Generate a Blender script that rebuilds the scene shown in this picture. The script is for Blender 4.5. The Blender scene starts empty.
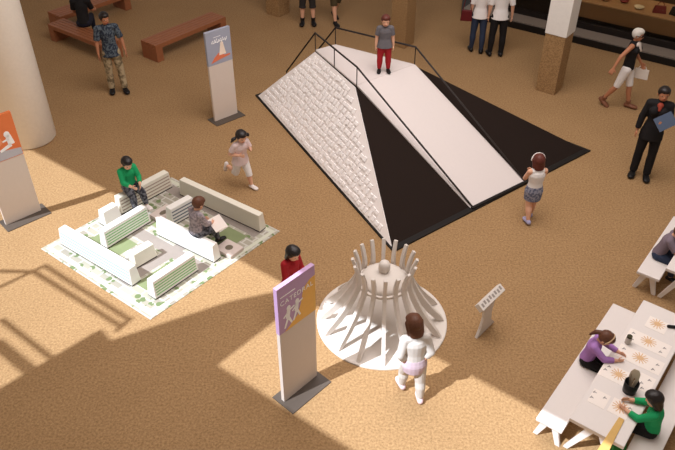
import bpy, bmesh, math, random
from math import sin, cos, radians as R, pi, sqrt, atan2
from mathutils import Vector as V, Matrix, geometry
random.seed(7)
scene = bpy.context.scene
COL = scene.collection

# ------------------------------------------------------------------ camera
CAM_Z, PITCH, FPX = 7.0, R(38), 720.0
cam = bpy.data.cameras.new('camera')
cam.sensor_width = 36; cam.lens = FPX/675*36; cam.clip_end = 200
camo = bpy.data.objects.new('camera', cam); COL.objects.link(camo)
camo.location = (0, 0, CAM_Z); camo.rotation_euler = (R(90)-PITCH, 0, 0)
scene.camera = camo

def at(px, py, z=0.0):
    """ground point (on the level z) seen at a pixel of the 675x450 frame"""
    x = (px-337.5)/FPX; y = -(py-225)/FPX
    d = V((x, cos(PITCH)+y*sin(PITCH), -sin(PITCH)+y*cos(PITCH)))
    t = (CAM_Z-z)/-d.z
    return V((0, 0, CAM_Z))+d*t

UA = R(-37); UD = V((cos(UA), sin(UA), 0)); VD = V((-sin(UA), cos(UA), 0))   # the building's two axes
UDEG, VDEG = -37, 53

# ------------------------------------------------------------------ materials
MATS = {}
def mat(name, col, rough=.6, spec=.3, metal=0, var=.06, scale=20, bump=0, col2=None, coat=0):
    if name in MATS: return MATS[name]
    m = bpy.data.materials.new(name); m.use_nodes = True
    nt = m.node_tree; b = nt.nodes['Principled BSDF']
    b.inputs['Roughness'].default_value = rough
    b.inputs['Specular IOR Level'].default_value = spec
    b.inputs['Metallic'].default_value = metal
    tc = nt.nodes.new('ShaderNodeTexCoord')
    n = nt.nodes.new('ShaderNodeTexNoise'); n.inputs['Scale'].default_value = scale; n.inputs['Detail'].default_value = 4
    nt.links.new(tc.outputs['Object'], n.inputs['Vector'])
    mx = nt.nodes.new('ShaderNodeMix'); mx.data_type = 'RGBA'
    c = list(col)
    if col2 is None:
        a1 = [max(0, v*(1-var)) for v in c]; a2 = [min(1, v*(1+var)) for v in c]
        nt.links.new(n.outputs['Fac'], mx.inputs['Factor'])
    else:
        a1, a2 = c, list(col2)
        rp = nt.nodes.new('ShaderNodeValToRGB'); rp.color_ramp.elements[0].position = .44; rp.color_ramp.elements[1].position = .56
        nt.links.new(n.outputs['Fac'], rp.inputs['Fac']); nt.links.new(rp.outputs['Color'], mx.inputs['Factor'])
    mx.inputs['A'].default_value = (*a1, 1); mx.inputs['B'].default_value = (*a2, 1)
    nt.links.new(mx.outputs['Result'], b.inputs['Base Color'])
    if bump:
        bp = nt.nodes.new('ShaderNodeBump'); bp.inputs['Strength'].default_value = bump; bp.inputs['Distance'].default_value = .01
        nt.links.new(n.outputs['Fac'], bp.inputs['Height']); nt.links.new(bp.outputs['Normal'], b.inputs['Normal'])
    MATS[name] = m
    return m
def srgb(r, g, b):
    f = lambda c: (c/12.92 if c <= .04045 else ((c+.055)/1.055)**2.4)
    return (f(r/255), f(g/255), f(b/255))
def S(name, rgb, **k): return mat(name, srgb(*rgb), **k)

# ------------------------------------------------------------------ mesh builder
class MB:
    def __init__(s): s.v = []; s.f = []; s.mi = []
    def add(s, vs, fs, mi=0):
        o = len(s.v); s.v += [tuple(v) for v in vs]; s.f += [tuple(i+o for i in f) for f in fs]; s.mi += [mi]*len(fs)
    def box(s, c, size, rz=0, M=None, mi=0):
        x, y, z = [a/2 for a in size]; c = V(c)
        m = M or Matrix.Rotation(rz, 3, 'Z')
        vs = [c+m@V((i*x, j*y, k*z)) for i in (-1, 1) for j in (-1, 1) for k in (-1, 1)]
        s.add(vs, [(0, 1, 3, 2), (4, 6, 7, 5), (0, 4, 5, 1), (2, 3, 7, 6), (0, 2, 6, 4), (1, 5, 7, 3)], mi)
    def prism(s, poly, h, mi=0):
        """poly: 3-D points in a plane; h: extrusion vector"""
        h = V(h); n = len(poly); p = [V(q) for q in poly]
        nrm = V((0, 0, 0))
        for i in range(n): nrm += p[i].cross(p[(i+1) % n])
        if nrm.dot(h) < 0: p = p[::-1]
        s.add(p+[q+h for q in p], [tuple(range(n))[::-1], tuple(range(n, 2*n))]+[(i, (i+1) % n, n+(i+1) % n, n+i) for i in range(n)], mi)
    def hull8(s, bot, top, mi=0):
        n = len(bot)
        s.add(list(bot)+list(top), [tuple(range(n))[::-1], tuple(range(n, 2*n))]+[(i, (i+1) % n, n+(i+1) % n, n+i) for i in range(n)], mi)
    def limb(s, a, b, ra, rb, xd=None, cap0=True, cap1=True, n=12, mi=0):
        a = V(a); b = V(b); d = b-a; L = d.length
        if L < 1e-6: d = V((0, 0, 1)); L = 1e-6
        d = d/L
        if not isinstance(ra, tuple): ra = (ra, ra)
        if not isinstance(rb, tuple): rb = (rb, rb)
        xd = V(xd) if xd is not None else (V((1, 0, 0)) if abs(d.x) < .9 else V((0, 1, 0)))
        x = xd-d*xd.dot(d); x.normalize(); y = d.cross(x)
        rings = []
        if cap0:
            for k in range(1, 4):
                t = pi/2*(1-k/3); m0 = min(ra)
                rings.append((a-d*m0*sin(t), ra[0]*cos(t), ra[1]*cos(t)))
            rings[-1] = (a, ra[0], ra[1])
        else: rings.append((a, ra[0], ra[1]))
        rings.append((b, rb[0], rb[1]))
        if cap1:
            for k in range(1, 3):
                t = pi/2*k/3; m1 = min(rb)
                rings.append((b+d*m1*sin(t), rb[0]*cos(t), rb[1]*cos(t)))
        vs = []; fs = []
        for (c, rx, ry) in rings:
            for i in range(n):
                t = 2*pi*i/n; vs.append(c+x*rx*cos(t)+y*ry*sin(t))
        m = len(rings)
        for k in range(m-1):
            for i in range(n):
                j = (i+1) % n; fs.append((k*n+i, k*n+j, (k+1)*n+j, (k+1)*n+i))
        p0 = a-d*min(ra) if cap0 else a; p1 = b+d*min(rb) if cap1 else b
        vs += [p0, p1]; q = len(vs)-2
        for i in range(n):
            j = (i+1) % n; fs.append((q, j, i)); fs.append((q+1, (m-1)*n+i, (m-1)*n+j))
        s.add(vs, fs, mi)
    def ell(s, c, ax, n=14, m=9, mi=0):
        c = V(c); ax = [V(a) for a in ax]; vs = []; fs = []
        for k in range(1, m):
            p = pi*k/m
            for i in range(n):
                t = 2*pi*i/n; vs.append(c+ax[0]*sin(p)*cos(t)+ax[1]*sin(p)*sin(t)+ax[2]*cos(p))
        vs += [c+ax[2], c-ax[2]]; q = len(vs)-2
        for k in range(m-2):
            for i in range(n):
                j = (i+1) % n; fs.append((k*n+i, (k+1)*n+i, (k+1)*n+j, k*n+j))
        for i in range(n):
            j = (i+1) % n; fs.append((q, i, j)); fs.append((q+1, (m-2)*n+j, (m-2)*n+i))
        s.add(vs, fs, mi)
    def lathe(s, prof, n=48, c=(0, 0, 0), mi=0):
        c = V(c); vs = []; fs = []; m = len(prof)
        for (r, z) in prof:
            for i in range(n):
                t = 2*pi*i/n; vs.append(c+V((r*cos(t), r*sin(t), z)))
        for k in range(m-1):
            for i in range(n):
                j = (i+1) % n; fs.append((k*n+i, k*n+j, (k+1)*n+j, (k+1)*n+i))
        if prof[0][0] > 1e-5: fs.append(tuple(range(n))[::-1])
        if prof[-1][0] > 1e-5: fs.append(tuple(range((m-1)*n, m*n)))
        s.add(vs, fs, mi)
    def mesh(s, name):
        me = bpy.data.meshes.new(name); me.from_pydata(s.v, [], s.f); me.update()
        for p, i in zip(me.polygons, s.mi): p.material_index = i
        bm = bmesh.new(); bm.from_mesh(me); bmesh.ops.remove_doubles(bm, verts=bm.verts, dist=1e-6)
        bmesh.ops.recalc_face_normals(bm, faces=bm.faces); bm.to_mesh(me); bm.free()
        return me
    def build(s, name, mats, parent=None, loc=None, rz=0, bevel=0, smooth=False):
        o = bpy.data.objects.new(name, s.mesh(name)); COL.objects.link(o)
        for m in (mats if isinstance(mats, (list, tuple)) else [mats]): o.data.materials.append(m)
        if parent: o.parent = parent
        if loc is not None: o.location = loc
        o.rotation_euler.z = rz
        if bevel:
            b = o.modifiers.new('bevel', 'BEVEL'); b.width = bevel; b.segments = 2; b.limit_method = 'ANGLE'
        if smooth:
            for p in o.data.polygons: p.use_smooth = True
        return o

def tag(o, label=None, cat=None, group=None, kind=None):
    if label: o['label'] = label
    if cat: o['category'] = cat
    if group: o['group'] = group
    if kind: o['kind'] = kind
    return o
def thing(name, label, cat, loc=(0, 0, 0), rz=0, group=None):
    o = bpy.data.objects.new(name, None); COL.objects.link(o); o.empty_display_size = .1
    o.location = loc; o.rotation_euler.z = rz
    return tag(o, label, cat, group)

def voxel(o, vs, smooth=2):
    """fuse overlapping shapes of o into one continuous skin"""
    m = o.modifiers.new('r', 'REMESH'); m.mode = 'VOXEL'; m.voxel_size = vs
    if smooth:
        q = o.modifiers.new('s', 'SMOOTH'); q.iterations = smooth; q.factor = .5
    dg = bpy.context.evaluated_depsgraph_get(); dg.update()
    me = bpy.data.meshes.new_from_object(o.evaluated_get(dg), depsgraph=dg)
    o.modifiers.clear(); old = o.data
    mats = [mm for mm in old.materials]
    o.data = me; me.name = old.name; bpy.data.meshes.remove(old)
    me.materials.clear()
    for mm in mats: me.materials.append(mm)
    for p in me.polygons: p.use_smooth = True
    return o

# ------------------------------------------------------------------ floor, roof with its skylights
def floor_mat():
    m = bpy.data.materials.new('cork_floor'); m.use_nodes = True; nt = m.node_tree; b = nt.nodes['Principled BSDF']
    b.inputs['Roughness'].default_value = .85; b.inputs['Specular IOR Level'].default_value = .15
    tc = nt.nodes.new('ShaderNodeTexCoord')
    n = nt.nodes.new('ShaderNodeTexNoise'); n.inputs['Scale'].default_value = 34; n.inputs['Detail'].default_value = 3; n.inputs['Roughness'].default_value = .7
    n2 = nt.nodes.new('ShaderNodeTexNoise'); n2.inputs['Scale'].default_value = 1.2; n2.inputs['Detail'].default_value = 3
    nt.links.new(tc.outputs['Object'], n.inputs['Vector']); nt.links.new(tc.outputs['Object'], n2.inputs['Vector'])
    rp = nt.nodes.new('ShaderNodeValToRGB'); e = rp.color_ramp.elements
    e[0].position = .28; e[0].color = (*FLOOR_D, 1); e[1].position = .72; e[1].color = (*FLOOR_L, 1)
    nt.links.new(n.outputs['Fac'], rp.inputs['Fac'])
    mx = nt.nodes.new('ShaderNodeMix'); mx.data_type = 'RGBA'; mx.blend_type = 'MULTIPLY'; mx.inputs['Factor'].default_value = 1
    r2 = nt.nodes.new('ShaderNodeValToRGB'); r2.color_ramp.elements[0].position = .3; r2.color_ramp.elements[0].color = (.93, .92, .91, 1)
    r2.color_ramp.elements[1].position = .7; r2.color_ramp.elements[1].color = (1, 1, 1, 1)
    nt.links.new(n2.outputs['Fac'], r2.inputs['Fac'])
    nt.links.new(rp.outputs['Color'], mx.inputs['A']); nt.links.new(r2.outputs['Color'], mx.inputs['B'])
    nt.links.new(mx.outputs['Result'], b.inputs['Base Color'])
    bp = nt.nodes.new('ShaderNodeBump'); bp.inputs['Strength'].default_value = .25; bp.inputs['Distance'].default_value = .01
    nt.links.new(n.outputs['Fac'], bp.inputs['Height']); nt.links.new(bp.outputs['Normal'], b.inputs['Normal'])
    return m
FLOOR_D = (.228, .132, .058); FLOOR_L = (.466, .292, .143)
f = MB(); f.box((0, 11, -.1), (30, 34, .2))
tag(f.build('floor', floor_mat()), kind='structure')

SUN_AZ, SUN_EL, CEIL = R(31.5), R(52), 9.0
SDIR = V((cos(SUN_AZ)*cos(SUN_EL), sin(SUN_AZ)*cos(SUN_EL), -sin(SUN_EL)))
OFF = V((SDIR.x, SDIR.y, 0))*(CEIL/sin(SUN_EL))
def roof(px, py):       # roof-level point whose sunbeam lands on this floor point
    p = at(px, py)-OFF; p.z = CEIL; return p
holeA = [at(31, 150)-UD*3.2, at(31, 150), at(290, 287), at(283, 291), at(222, 304), at(104, 343), at(95, 332), at(0, 388), at(0, 388)-VD*1.5-UD*.2, at(0, 388)-VD*1.5-UD*4]
holeB = [at(211, 368), at(276, 318), at(306, 311), at(331, 302), at(345, 310), at(540, 412), at(540, 412)+UD*3, at(540, 412)+UD*3-VD*1.9, at(340, 450)+UD*.2]
def up(ps): return [V((p.x-OFF.x, p.y-OFF.y, CEIL)) for p in ps]
holeA, holeB = up(holeA), up(holeB)
outer = [V((-17, -8, CEIL)), V((13, -8, CEIL)), V((13, 26, CEIL)), V((-17, 26, CEIL))]
polys = [outer, holeA[::-1], holeB[::-1]]
tris = geometry.tessellate_polygon(polys)
flat = [p for q in polys for p in q]
ce = MB(); TH = .12
ce.add(flat, [t for t in tris]); ce.add([p+V((0, 0, TH)) for p in flat], [t for t in tris])
o = 0
for q in polys:
    n = len(q); ce.add(q+[p+V((0, 0, TH)) for p in q], [(i, (i+1) % n, n+(i+1) % n, n+i) for i in range(n)])
tag(ce.build('ceiling', S('ceiling_paint', (225, 218, 208), rough=.8)), kind='structure')
# glazing bars across the left skylight
mull = S('skylight_bar', (70, 66, 62), rough=.5)
k = 0
for pts in ([(0, 287), (44, 266), (128, 320), (115, 331)], [(0, 283-12), (33, 272), (120, 327)], [(0, 321), (49, 359)], [(0, 341), (34, 369)], [(-8, 345), (26, 374)]):
    for a, b in zip(pts, pts[1:]):
        A, B = roof(*a), roof(*b); d = B-A; mb = MB(); mb.box((A+B)/2+V((0, 0, .02*k % .06)), (d.length+.05, .05, .05), atan2(d.y, d.x)); k += 1
        tag(mb.build('trim_%d' % k, mull), kind='structure')

# ------------------------------------------------------------------ columns
white = S('white_paint', (232, 226, 218), rough=.55)
cork = mat('brown_cladding', (.27, .155, .065), rough=.8, col2=(.38, .225, .10), scale=45, bump=.2)
cc = at(20, 150)
cc = V((-5.72, 11.60, 0))
t = thing('round_column', 'thick round white column behind the orange sign', 'column', cc)
m = MB(); m.lathe([(.42, 0), (.45, .03), (.45, 5), (.45, CEIL-.02)], n=48); m.build('shaft', S('white_column', (240, 232, 220), rough=.7, bump=.05), t, smooth=False)
for p in t.children[0].data.polygons: p.use_smooth = abs(p.normal.z) < .5
def pillar(label, corner, su, sv, hb, hu):
    """corner: the corner nearest the camera; su towards -u, sv towards +v"""
    c = corner-UD*su/2+VD*sv/2
    t = thing('square_pillar', label, 'pillar', c, UA)
    m = MB(); m.box((0, 0, hb/2), (su, sv, hb)); m.build('cork_base', cork, t, bevel=.01)
    m = MB(); m.box((0, 0, (hb+hu)/2), (su*1.06, sv*1.06, hu-hb)); m.build('shaft', white, t, bevel=.01)
pillar('square pillar with brown base and white shaft beside the shop window', at(554, 95.5), .42, .42, 1.24, CEIL-.02)
pillar('brown pillar standing behind the boy on the ramp', at(404.5, 49), .40, .40, 2.2, CEIL-.02)
pillar('brown pillar base at the top edge left of the two dark figures', at(279, 17.5), .42, .42, 2.2, CEIL-.02)

# ------------------------------------------------------------------ shop front
P0, P1, P2 = at(452, -22), at(461, 15.5), at(675, 67.5)
ud = (P2-P1).normalized(); nd = V((-ud.y, ud.x, 0))
far = P1+ud*8.5
m = MB(); m.prism([P1, far, far+nd*4.5, P1+nd*4.5, P1+nd*1.3-ud*.6], (0, 0, .15)); tag(m.build('trim_90', S('shop_plinth', (22, 18, 16), rough=.5)), kind='structure')
Q = [p+nd*.04+ud*.02 for p in (P1, far)]
m = MB(); m.prism([Q[0], Q[1], Q[1]+nd*.54, Q[0]+nd*.54], (0, 0, .03)); o = m.build('trim_91', S('shop_sill_stone', (128, 116, 106), rough=.6)); o.location.z = .15; tag(o, kind='structure')
m = MB(); m.prism([Q[0]+nd*.54, Q[1]+nd*.54, Q[1]+nd*4.3, Q[0]+nd*4.3], (0, 0, .03)); o = m.build('trim_93', S('shop_inner_floor', (34, 24, 18), rough=.6)); o.location.z = .15; tag(o, kind='structure')
# glazed front, set back on the sill
G0, G1 = P1+nd*.52+ud*.9, far+nd*.52
gm = bpy.data.materials.new('shop_glass'); gm.use_nodes = True; b = gm.node_tree.nodes['Principled BSDF']
b.inputs['Base Color'].default_value = (.9, .92, .92, 1); b.inputs['Roughness'].default_value = .03; b.inputs['Transmission Weight'].default_value = 1; b.inputs['IOR'].default_value = 1.2
dark = S('dark_frame', (26, 20, 17), rough=.45)
zz = .18; gl = (G1-G0).length; ga = atan2(ud.y, ud.x)
w = bpy.data.objects.new('window_1', None); COL.objects.link(w); w.location = G0+V((0, 0, zz)); w.rotation_euler.z = ga; tag(w, kind='structure')
m = MB(); m.box((gl/2, 0, 1.4), (gl, .012, 2.8)); m.build('pane', gm, w)
m = MB()
m.box((gl/2, 0, .07), (gl, .08, .14)); m.box((gl/2, 0, 2.8), (gl, .08, .12))
for i in range(2): m.box((.04+i*6.4, 0, 1.4), (.09, .09, 2.8))
m.build('window_frame', dark, w)
m = MB(); bk = G0+nd*2.6
m.prism([bk-ud*.3, bk+ud*(gl), bk+ud*gl+nd*.1, bk-ud*.3+nd*.1], (0, 0, 3.2)); o = m.build('wall_back', S('shop_wall', (86, 60, 38), rough=.8)); o.location.z = .18; tag(o, kind='structure')
m = MB(); m.prism([G0-ud*.1, G0, bk, bk-ud*.1], (0, 0, 3.2)); o = m.build('wall_left', S('shop_wall', (86, 60, 38))); o.location.z = .18; tag(o, kind='structure')
m = MB(); m.prism([G0-ud*.1, G1, G1+nd*2.7, bk-ud*.1], (0, 0, .1)); o = m.build('trim_92', dark); o.location.z = 3.2; tag(o, kind='structure')
# display counter
wood_l = mat('shop_wood', srgb(122, 84, 50), rough=.5, scale=6)
t = thing('display_counter', 'long brown display counter behind the shop glass', 'counter', G0+nd*.17+ud*1.05+V((0, 0, zz)), ga)
m = MB(); m.box((2.4, .55, .53), (4.4, .98, .03)); m.build('worktop', mat('counter_top', srgb(172, 126, 80), rough=.5, scale=6), t, bevel=.006)
m = MB(); m.box((2.4, .55, .335), (4.3, .9, .36)); m.build('body', wood_l, t)
m = MB(); m.box((2.4, .6, .08), (4.2, .7, .16)); m.build('recessed_foot', dark, t)
def on_counter(x, y): return G0+nd*(.17+y)+ud*(1.05+x)+V((0, 0, zz+.546))
red = S('red_leather', (120, 38, 30), rough=.45); blk = S('black_leather', (24, 20, 20), rough=.4); tan = S('tan_leather', (190, 140, 90), rough=.5); crm = S('cream_goods', (205, 180, 140), rough=.6)
def handbag(p, rz, m_, lab, sc=1):
    t = thing('handbag', lab, 'handbag', p, rz, 'goods on the shop counter')
    m = MB(); m.hull8([V((x*.15*sc, y*.05*sc, 0)) for x, y in ((-1, -1), (1, -1), (1, 1), (-1, 1))], [V((x*.12*sc, y*.025*sc, .17*sc)) for x, y in ((-1, -1), (1, -1), (1, 1), (-1, 1))]); m.build('body', m_, t, bevel=.012)
    m = MB()
    for i in range(8):
        a, b = pi*i/8, pi*(i+1)/8
        m.limb((.07*sc*cos(a), 0, .165*sc+.09*sc*sin(a)), (.07*sc*cos(b), 0, .165*sc+.09*sc*sin(b)), .008*sc, .008*sc, n=6)
    m.build('handle', m_, t)
def bowl(p, m_, lab, r=.13):
    m = MB(); m.lathe([(r*.4, 0), (r*.75, r*.2), (r, r*.5), (r*.94, r*.5), (r*.7, r*.24), (.001, r*.1)], n=20)
    tag(m.build('bowl', m_, loc=p, smooth=True), lab, 'bowl', 'goods on the shop counter')
handbag(on_counter(2.45, .32), ga+.3, red, 'red handbag on the shop counter left of the black one')
handbag(on_counter(2.82, .36), ga-.2, blk, 'black handbag on the shop counter right of the red one', 1.1)
bowl(on_counter(1.2, .4), tan, 'tan bowl on the counter nearest the pillar')
bowl(on_counter(1.6, .5), red, 'shallow dark red bowl beside the tan bowl', .11)
bowl(on_counter(2.0, .3), crm, 'cream bowl on the counter left of the red handbag', .12)
bowl(on_counter(3.25, .4), red, 'dark red bowl on the counter right of the black handbag', .14)

# ------------------------------------------------------------------ wooden benches
wood = mat('red_brown_wood', srgb(150, 94, 62), rough=.5, spec=.3, var=.16, scale=14)
def wood_bench(label, p, ang, length, width, h=.42):
    """p: end of the front top edge, ang: direction of the bench, body lies to the left of it"""
    t = thing('wooden_bench', label, 'bench', (p.x, p.y, 0), ang, 'wooden benches at the back')
    n = 5; w = width/n
    for i in range(n):
        m = MB(); m.box((length/2, (i+.5)*w, h-.05), (length, w-.012, .1)); m.build('plank', wood, t, bevel=.006)
    m = MB(); m.box((length/2, width/2, h-.09), (length-.06, width-.06, .04)); m.build('under_frame', wood, t)
    for x in (.09, length-.09):
        m = MB(); m.box((x, width/2, (h-.1)/2), (.18, width-.01, h-.1)); m.build('leg', wood, t, bevel=.006)
p = at(155.5, 46, .40); wood_bench('wooden bench behind the grey-blue sign, standing alone', p, R(51), 2.12, .52, .40)
p = at(47, 24, .40); wood_bench('wooden bench with a person in black sitting on it', p, R(-37), 2.05, .46, .40)
p = at(60, 17, .40); wood_bench('wooden bench at the top edge behind the seated person', p, R(50), 2.0, .55, .40)

# ------------------------------------------------------------------ truncated pyramid with ramp
ZT = 1.2
L = at(257.5, 96.5); F = at(393.3, 250.7); Rr = at(587.5, 151.3)
fd = (Rr-F).normalized(); B = L+fd*2.64
TL, TB, TR, TF = at(315.5, 51, ZT), at(335.5, 45.5, ZT), at(414.4, 65.5, ZT), at(356.7, 86.2, ZT)
t = thing('climbing_pyramid', 'big truncated pyramid with white ramp, railings and black slopes', 'play structure', (F+Rr+L+B)/4)
bs = t.location.copy()
def rel(p): return V(p)-bs
black = S('black_felt', (37, 28, 24), rough=.9, spec=.1, scale=40)
rampw = S('white_ramp', (219, 209, 205), rough=.6, var=.02)
rail_m = S('black_steel', (38, 28, 24), rough=.45)
m = MB(); m.hull8([rel(L), rel(F), rel(Rr), rel(B)], [rel(TL), rel(TF), rel(TR), rel(TB)]); core = m.build('black_core', black, t)
# dark skirting round the foot
c0 = (L+F+Rr+B)/4
m = MB(); m.prism([rel(p+(p-c0).normalized()*.05) for p in (L, F, Rr, B)], (0, 0, .03)); m.build('skirting', S('black_trim', (24, 19, 17), rough=.6), t)
# left relief face
nl = (F-L).cross(TL-L).normalized(); nl = nl if nl.dot(V((-1, -.5, 0))) > 0 else -nl
ctr = (L+F+TL+TF)/4
ins = lambda p: p+(ctr-p).normalized()*.03
m = MB(); face = [L.lerp(TL, .015), F.lerp(TF, .015), TF, TL]
m.prism([rel(ins(p)) for p in face], nl*.02); m0 = m; m = MB()
ue = (F-L).normalized(); ve = nl.cross(ue); ve = ve if ve.z > 0 else -ve
quad = [ins(p) for p in face]
def inquad(p):
    for i in range(4):
        a, b = quad[i], quad[(i+1) % 4]
        if (b-a).cross(p-a).dot((quad[1]-quad[0]).cross(quad[2]-quad[0])) < .02*(b-a).length*0: return False
    return True
Mx = Matrix((ue, ve, nl)).transposed()
cell = .115
for i in range(int(5.6/cell)):
    for j in range(int(2.6/cell)):
        p = L+ue*(i+.5)*cell+ve*((j+.5)*cell+.06)
        if all(inquad(p+ue*a*.055+ve*b*.055) for a in (-1, 1) for b in (-1, 1)):
            p = p+nl*.02; h = .016
            k = random.choice([(.10, .065), (.065, .10), (.085, .085)])
            x, y = k[0]/2, k[1]/2; oo = (random.uniform(-.015, .015), random.uniform(-.015, .015))
            q = p+ue*oo[0]+ve*oo[1]
            m.hull8([rel(q+ue*a*x+ve*b*y) for a, b in ((-1, -1), (1, -1), (1, 1), (-1, 1))], [rel(q+ue*a*x*.82+ve*b*y*.82+nl*h) for a, b in ((-1, -1), (1, -1), (1, 1), (-1, 1))])
rp = m0.build('relief_face', S('relief_ground', (236, 228, 224), rough=.7, var=.02), t); m.build('relief_blocks', S('white_relief', (248, 243, 241), rough=.6, var=.02), rp); tag(rp, 'white face covered in small raised blocks')  # ground greyer than the blocks: shade of the gaps put into its colour
# white deck on top
upz = V((0, 0, 1))
m = MB(); m.prism([rel(p) for p in (TL, TF, TR, TB)], (0, 0, .025)); m.build('deck', rampw, t)
# ramp slab
b0, b1 = at(470.5, 209.5), at(524.5, 183)
nr = (TF-b0).cross(b1-b0); nr = nr if nr.z > 0 else -nr; nr.normalize()
m = MB(); m.prism([rel(p) for p in (TF, TR, b1, b0)], nr*.03); m.build('ramp', rampw, t)
m = MB(); m.prism([rel(p) for p in (b0, b1, b1+V((.03, -.04, 0)), b0+V((.03, -.04, 0)))], (0, 0, .055)); m.build('ramp_lip', S('black_trim', (24, 19, 17)), t)
# railings
def tube(pts, r, name, parent, mt, n=6):
    m = MB()
    for a, b in zip(pts, pts[1:]): m.limb(a, b, r, r, n=n)
    return m.build(name, mt, parent, smooth=True)
RH = .36; bd = (L-F).normalized(); z = V((0, 0, RH)); sk = V((0, 0, .03))
back = (TL-TF).normalized()
axis = V((cos(R(127)), sin(R(127)), 0))
e1 = TL+axis*1.05+V((0, 0, -1.19)); e2 = TB+axis*1.05+V((0, 0, -1.19))
tube([rel(p) for p in (e1+z, TL+z, TF+z, b0+nr*.05+VD*.03)], .017, 'handrail', t, rail_m)
tube([rel(p) for p in (e2+z, TB+z, TR+z, b1+nr*.05-UD*0+V((-.02, .02, 0)))], .017, 'handrail', t, rail_m)
for p in (TL, TL.lerp(TF, .48), TF, TB, TR):
    tube([rel(p), rel(p+z)], .009, 'rail_post', t, rail_m)
for p in (e1, e2):
    tube([rel(V((p.x, p.y, 0))), rel(p+z)], .009, 'rail_post', t, rail_m)

# ------------------------------------------------------------------ ribbed crown structure
CC = V((.595, 6.87, 0))
t = thing('ribbed_crown', 'white crown of curved ribs on a round white disc', 'play structure', CC)
wp = S('white_laminate', (216, 207, 198), rough=.5, var=.02)
m = MB(); m.lathe([(.875, 0), (.875, .018), (.865, .024)], n=80); m.build('base_disc', wp, t)
NR = 16
prof = [(.80, .024, .10), (.74, .10, .12), (.62, .24, .125), (.51, .40, .12), (.425, .56, .11), (.365, .70, .095), (.345, .80, .08), (.352, .90, .066), (.378, 1.0, .056), (.41, 1.09, .046)]
def rib(ang):
    m = MB(); d = V((cos(ang), sin(ang), 0)); s = V((-sin(ang), cos(ang), 0))
    # sections perpendicular to the curve: (r, z, depth)
    prev = None; secs = []
    for i, (r, z_, w_) in enumerate(prof):
        a = prof[max(0, i-1)]; b = prof[min(len(prof)-1, i+1)]
        tx, tz = b[0]-a[0], b[1]-a[1]; l = sqrt(tx*tx+tz*tz); nx, nz = tz/l, -tx/l
        if i == 0: nx, nz = 1, 0
        secs.append([d*(r+nx*w_*.38*k)+V((0, 0, max(z_+nz*w_*.38*k, .022)))+s*.025*q for k, q in ((1, -1), (1, 1), (-1, 1), (-1, -1))])
    vs = [p for q in secs for p in q]; n = len(secs)
    fs = [(0, 1, 2, 3), (n*4-1, n*4-2, n*4-3, n*4-4)]
    for i in range(n-1):
        for j in range(4): fs.append((i*4+j, i*4+(j+1) % 4, (i+1)*4+(j+1) % 4, (i+1)*4+j))
    m.add(vs, fs); return m
for i in range(NR):
    rib(2*pi*(i+.5)/NR+R(10)).build('rib', wp, t, bevel=.006)
m = MB(); m.lathe([(.27, .70), (.335, .70), (.335, .735), (.30, .735), (.27, .735)], n=48); m.build('ring', wp, t)
m = MB(); m.lathe([(.30, .72), (.30, .76), (.27, .80), (.20, .85), (.10, .885), (.001, .895)], n=40); o = m.build('dome', wp, t, smooth=True)
m = MB(); m.lathe([(.001, .89), (.06, .89), (.075, .93), (.075, .99), (.06, 1.03), (.03, 1.05), (.001, 1.055)], n=20); m.build('finial', wp, t, smooth=True)

# ------------------------------------------------------------------ signs
def text_mesh(s, size, parent, loc, rot, mt, name='lettering', spacing=1.0):
    cu = bpy.data.curves.new('txt', 'FONT'); cu.body = s; cu.size = size; cu.extrude = .001; cu.align_x = 'LEFT'; cu.space_character = spacing
    o = bpy.data.objects.new('txt', cu); COL.objects.link(o)
    dg = bpy.context.evaluated_depsgraph_get(); dg.update()
    me = bpy.data.meshes.new_from_object(o.evaluated_get(dg)); bpy.data.objects.remove(o)
    q = bpy.data.objects.new(name, me); COL.objects.link(q); me.materials.append(mt)
    q.parent = parent; q.location = loc; q.rotation_euler = rot
    return q
panel_m = S('sign_panel', (214, 200, 188), rough=.5, var=.03); edge_m = S('sign_white', (240, 234, 232), rough=.5)
plate_m = S('steel_plate', (84, 74, 66), rough=.5); ink = S('white_ink', (248, 246, 244), rough=.5)
def shape(parent, name, polys, y, mt, dy=.002):
    m = MB()
    for q in polys: m.prism([V((x, y, z)) for x, z in q], (0, -dy, 0))
    return m.build(name, mt, parent)
def oval(cx, cz, rx, rz, n=12, a0=0): return [(cx+rx*cos(2*pi*i/n+a0), cz+rz*sin(2*pi*i/n+a0)) for i in range(n)]
def bar(a, b, wa, wb):
    d = V((b[0]-a[0], b[1]-a[1])); d.normalize(); n = V((-d.y, d.x))
    return [(a[0]+n.x*wa, a[1]+n.y*wa), (a[0]-n.x*wa, a[1]-n.y*wa), (b[0]-n.x*wb, b[1]-n.y*wb), (b[0]+n.x*wb, b[1]+n.y*wb)]
def sign(label, pl, pr, w, h, pf, pcol, plate, name='information_sign'):
    d = pr-pl; a = atan2(d.y, d.x); c = (pl+pr)/2
    t = thing(name, label, 'sign', c, a, 'standing information signs')
    TK = .05
    m = MB(); m.box((plate[2], plate[3]-.0, .006), (plate[0], plate[1], .012)); m.build('base_plate', plate_m, t, bevel=.002)
    m = MB(); m.box((0, TK/2, .012+h/2), (w, TK, h)); m.build('panel', [panel_m], t, bevel=.002)
    m = MB(); m.box((0, TK/2, .012+h*(1-pf/2)+.002), (w+.006, TK+.006, h*pf+.004)); p = m.build('poster', S(pcol[0], pcol[1], rough=.5, var=.02), t, bevel=.002)
    return t, p, .012+h, -.003
W = .6
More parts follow.
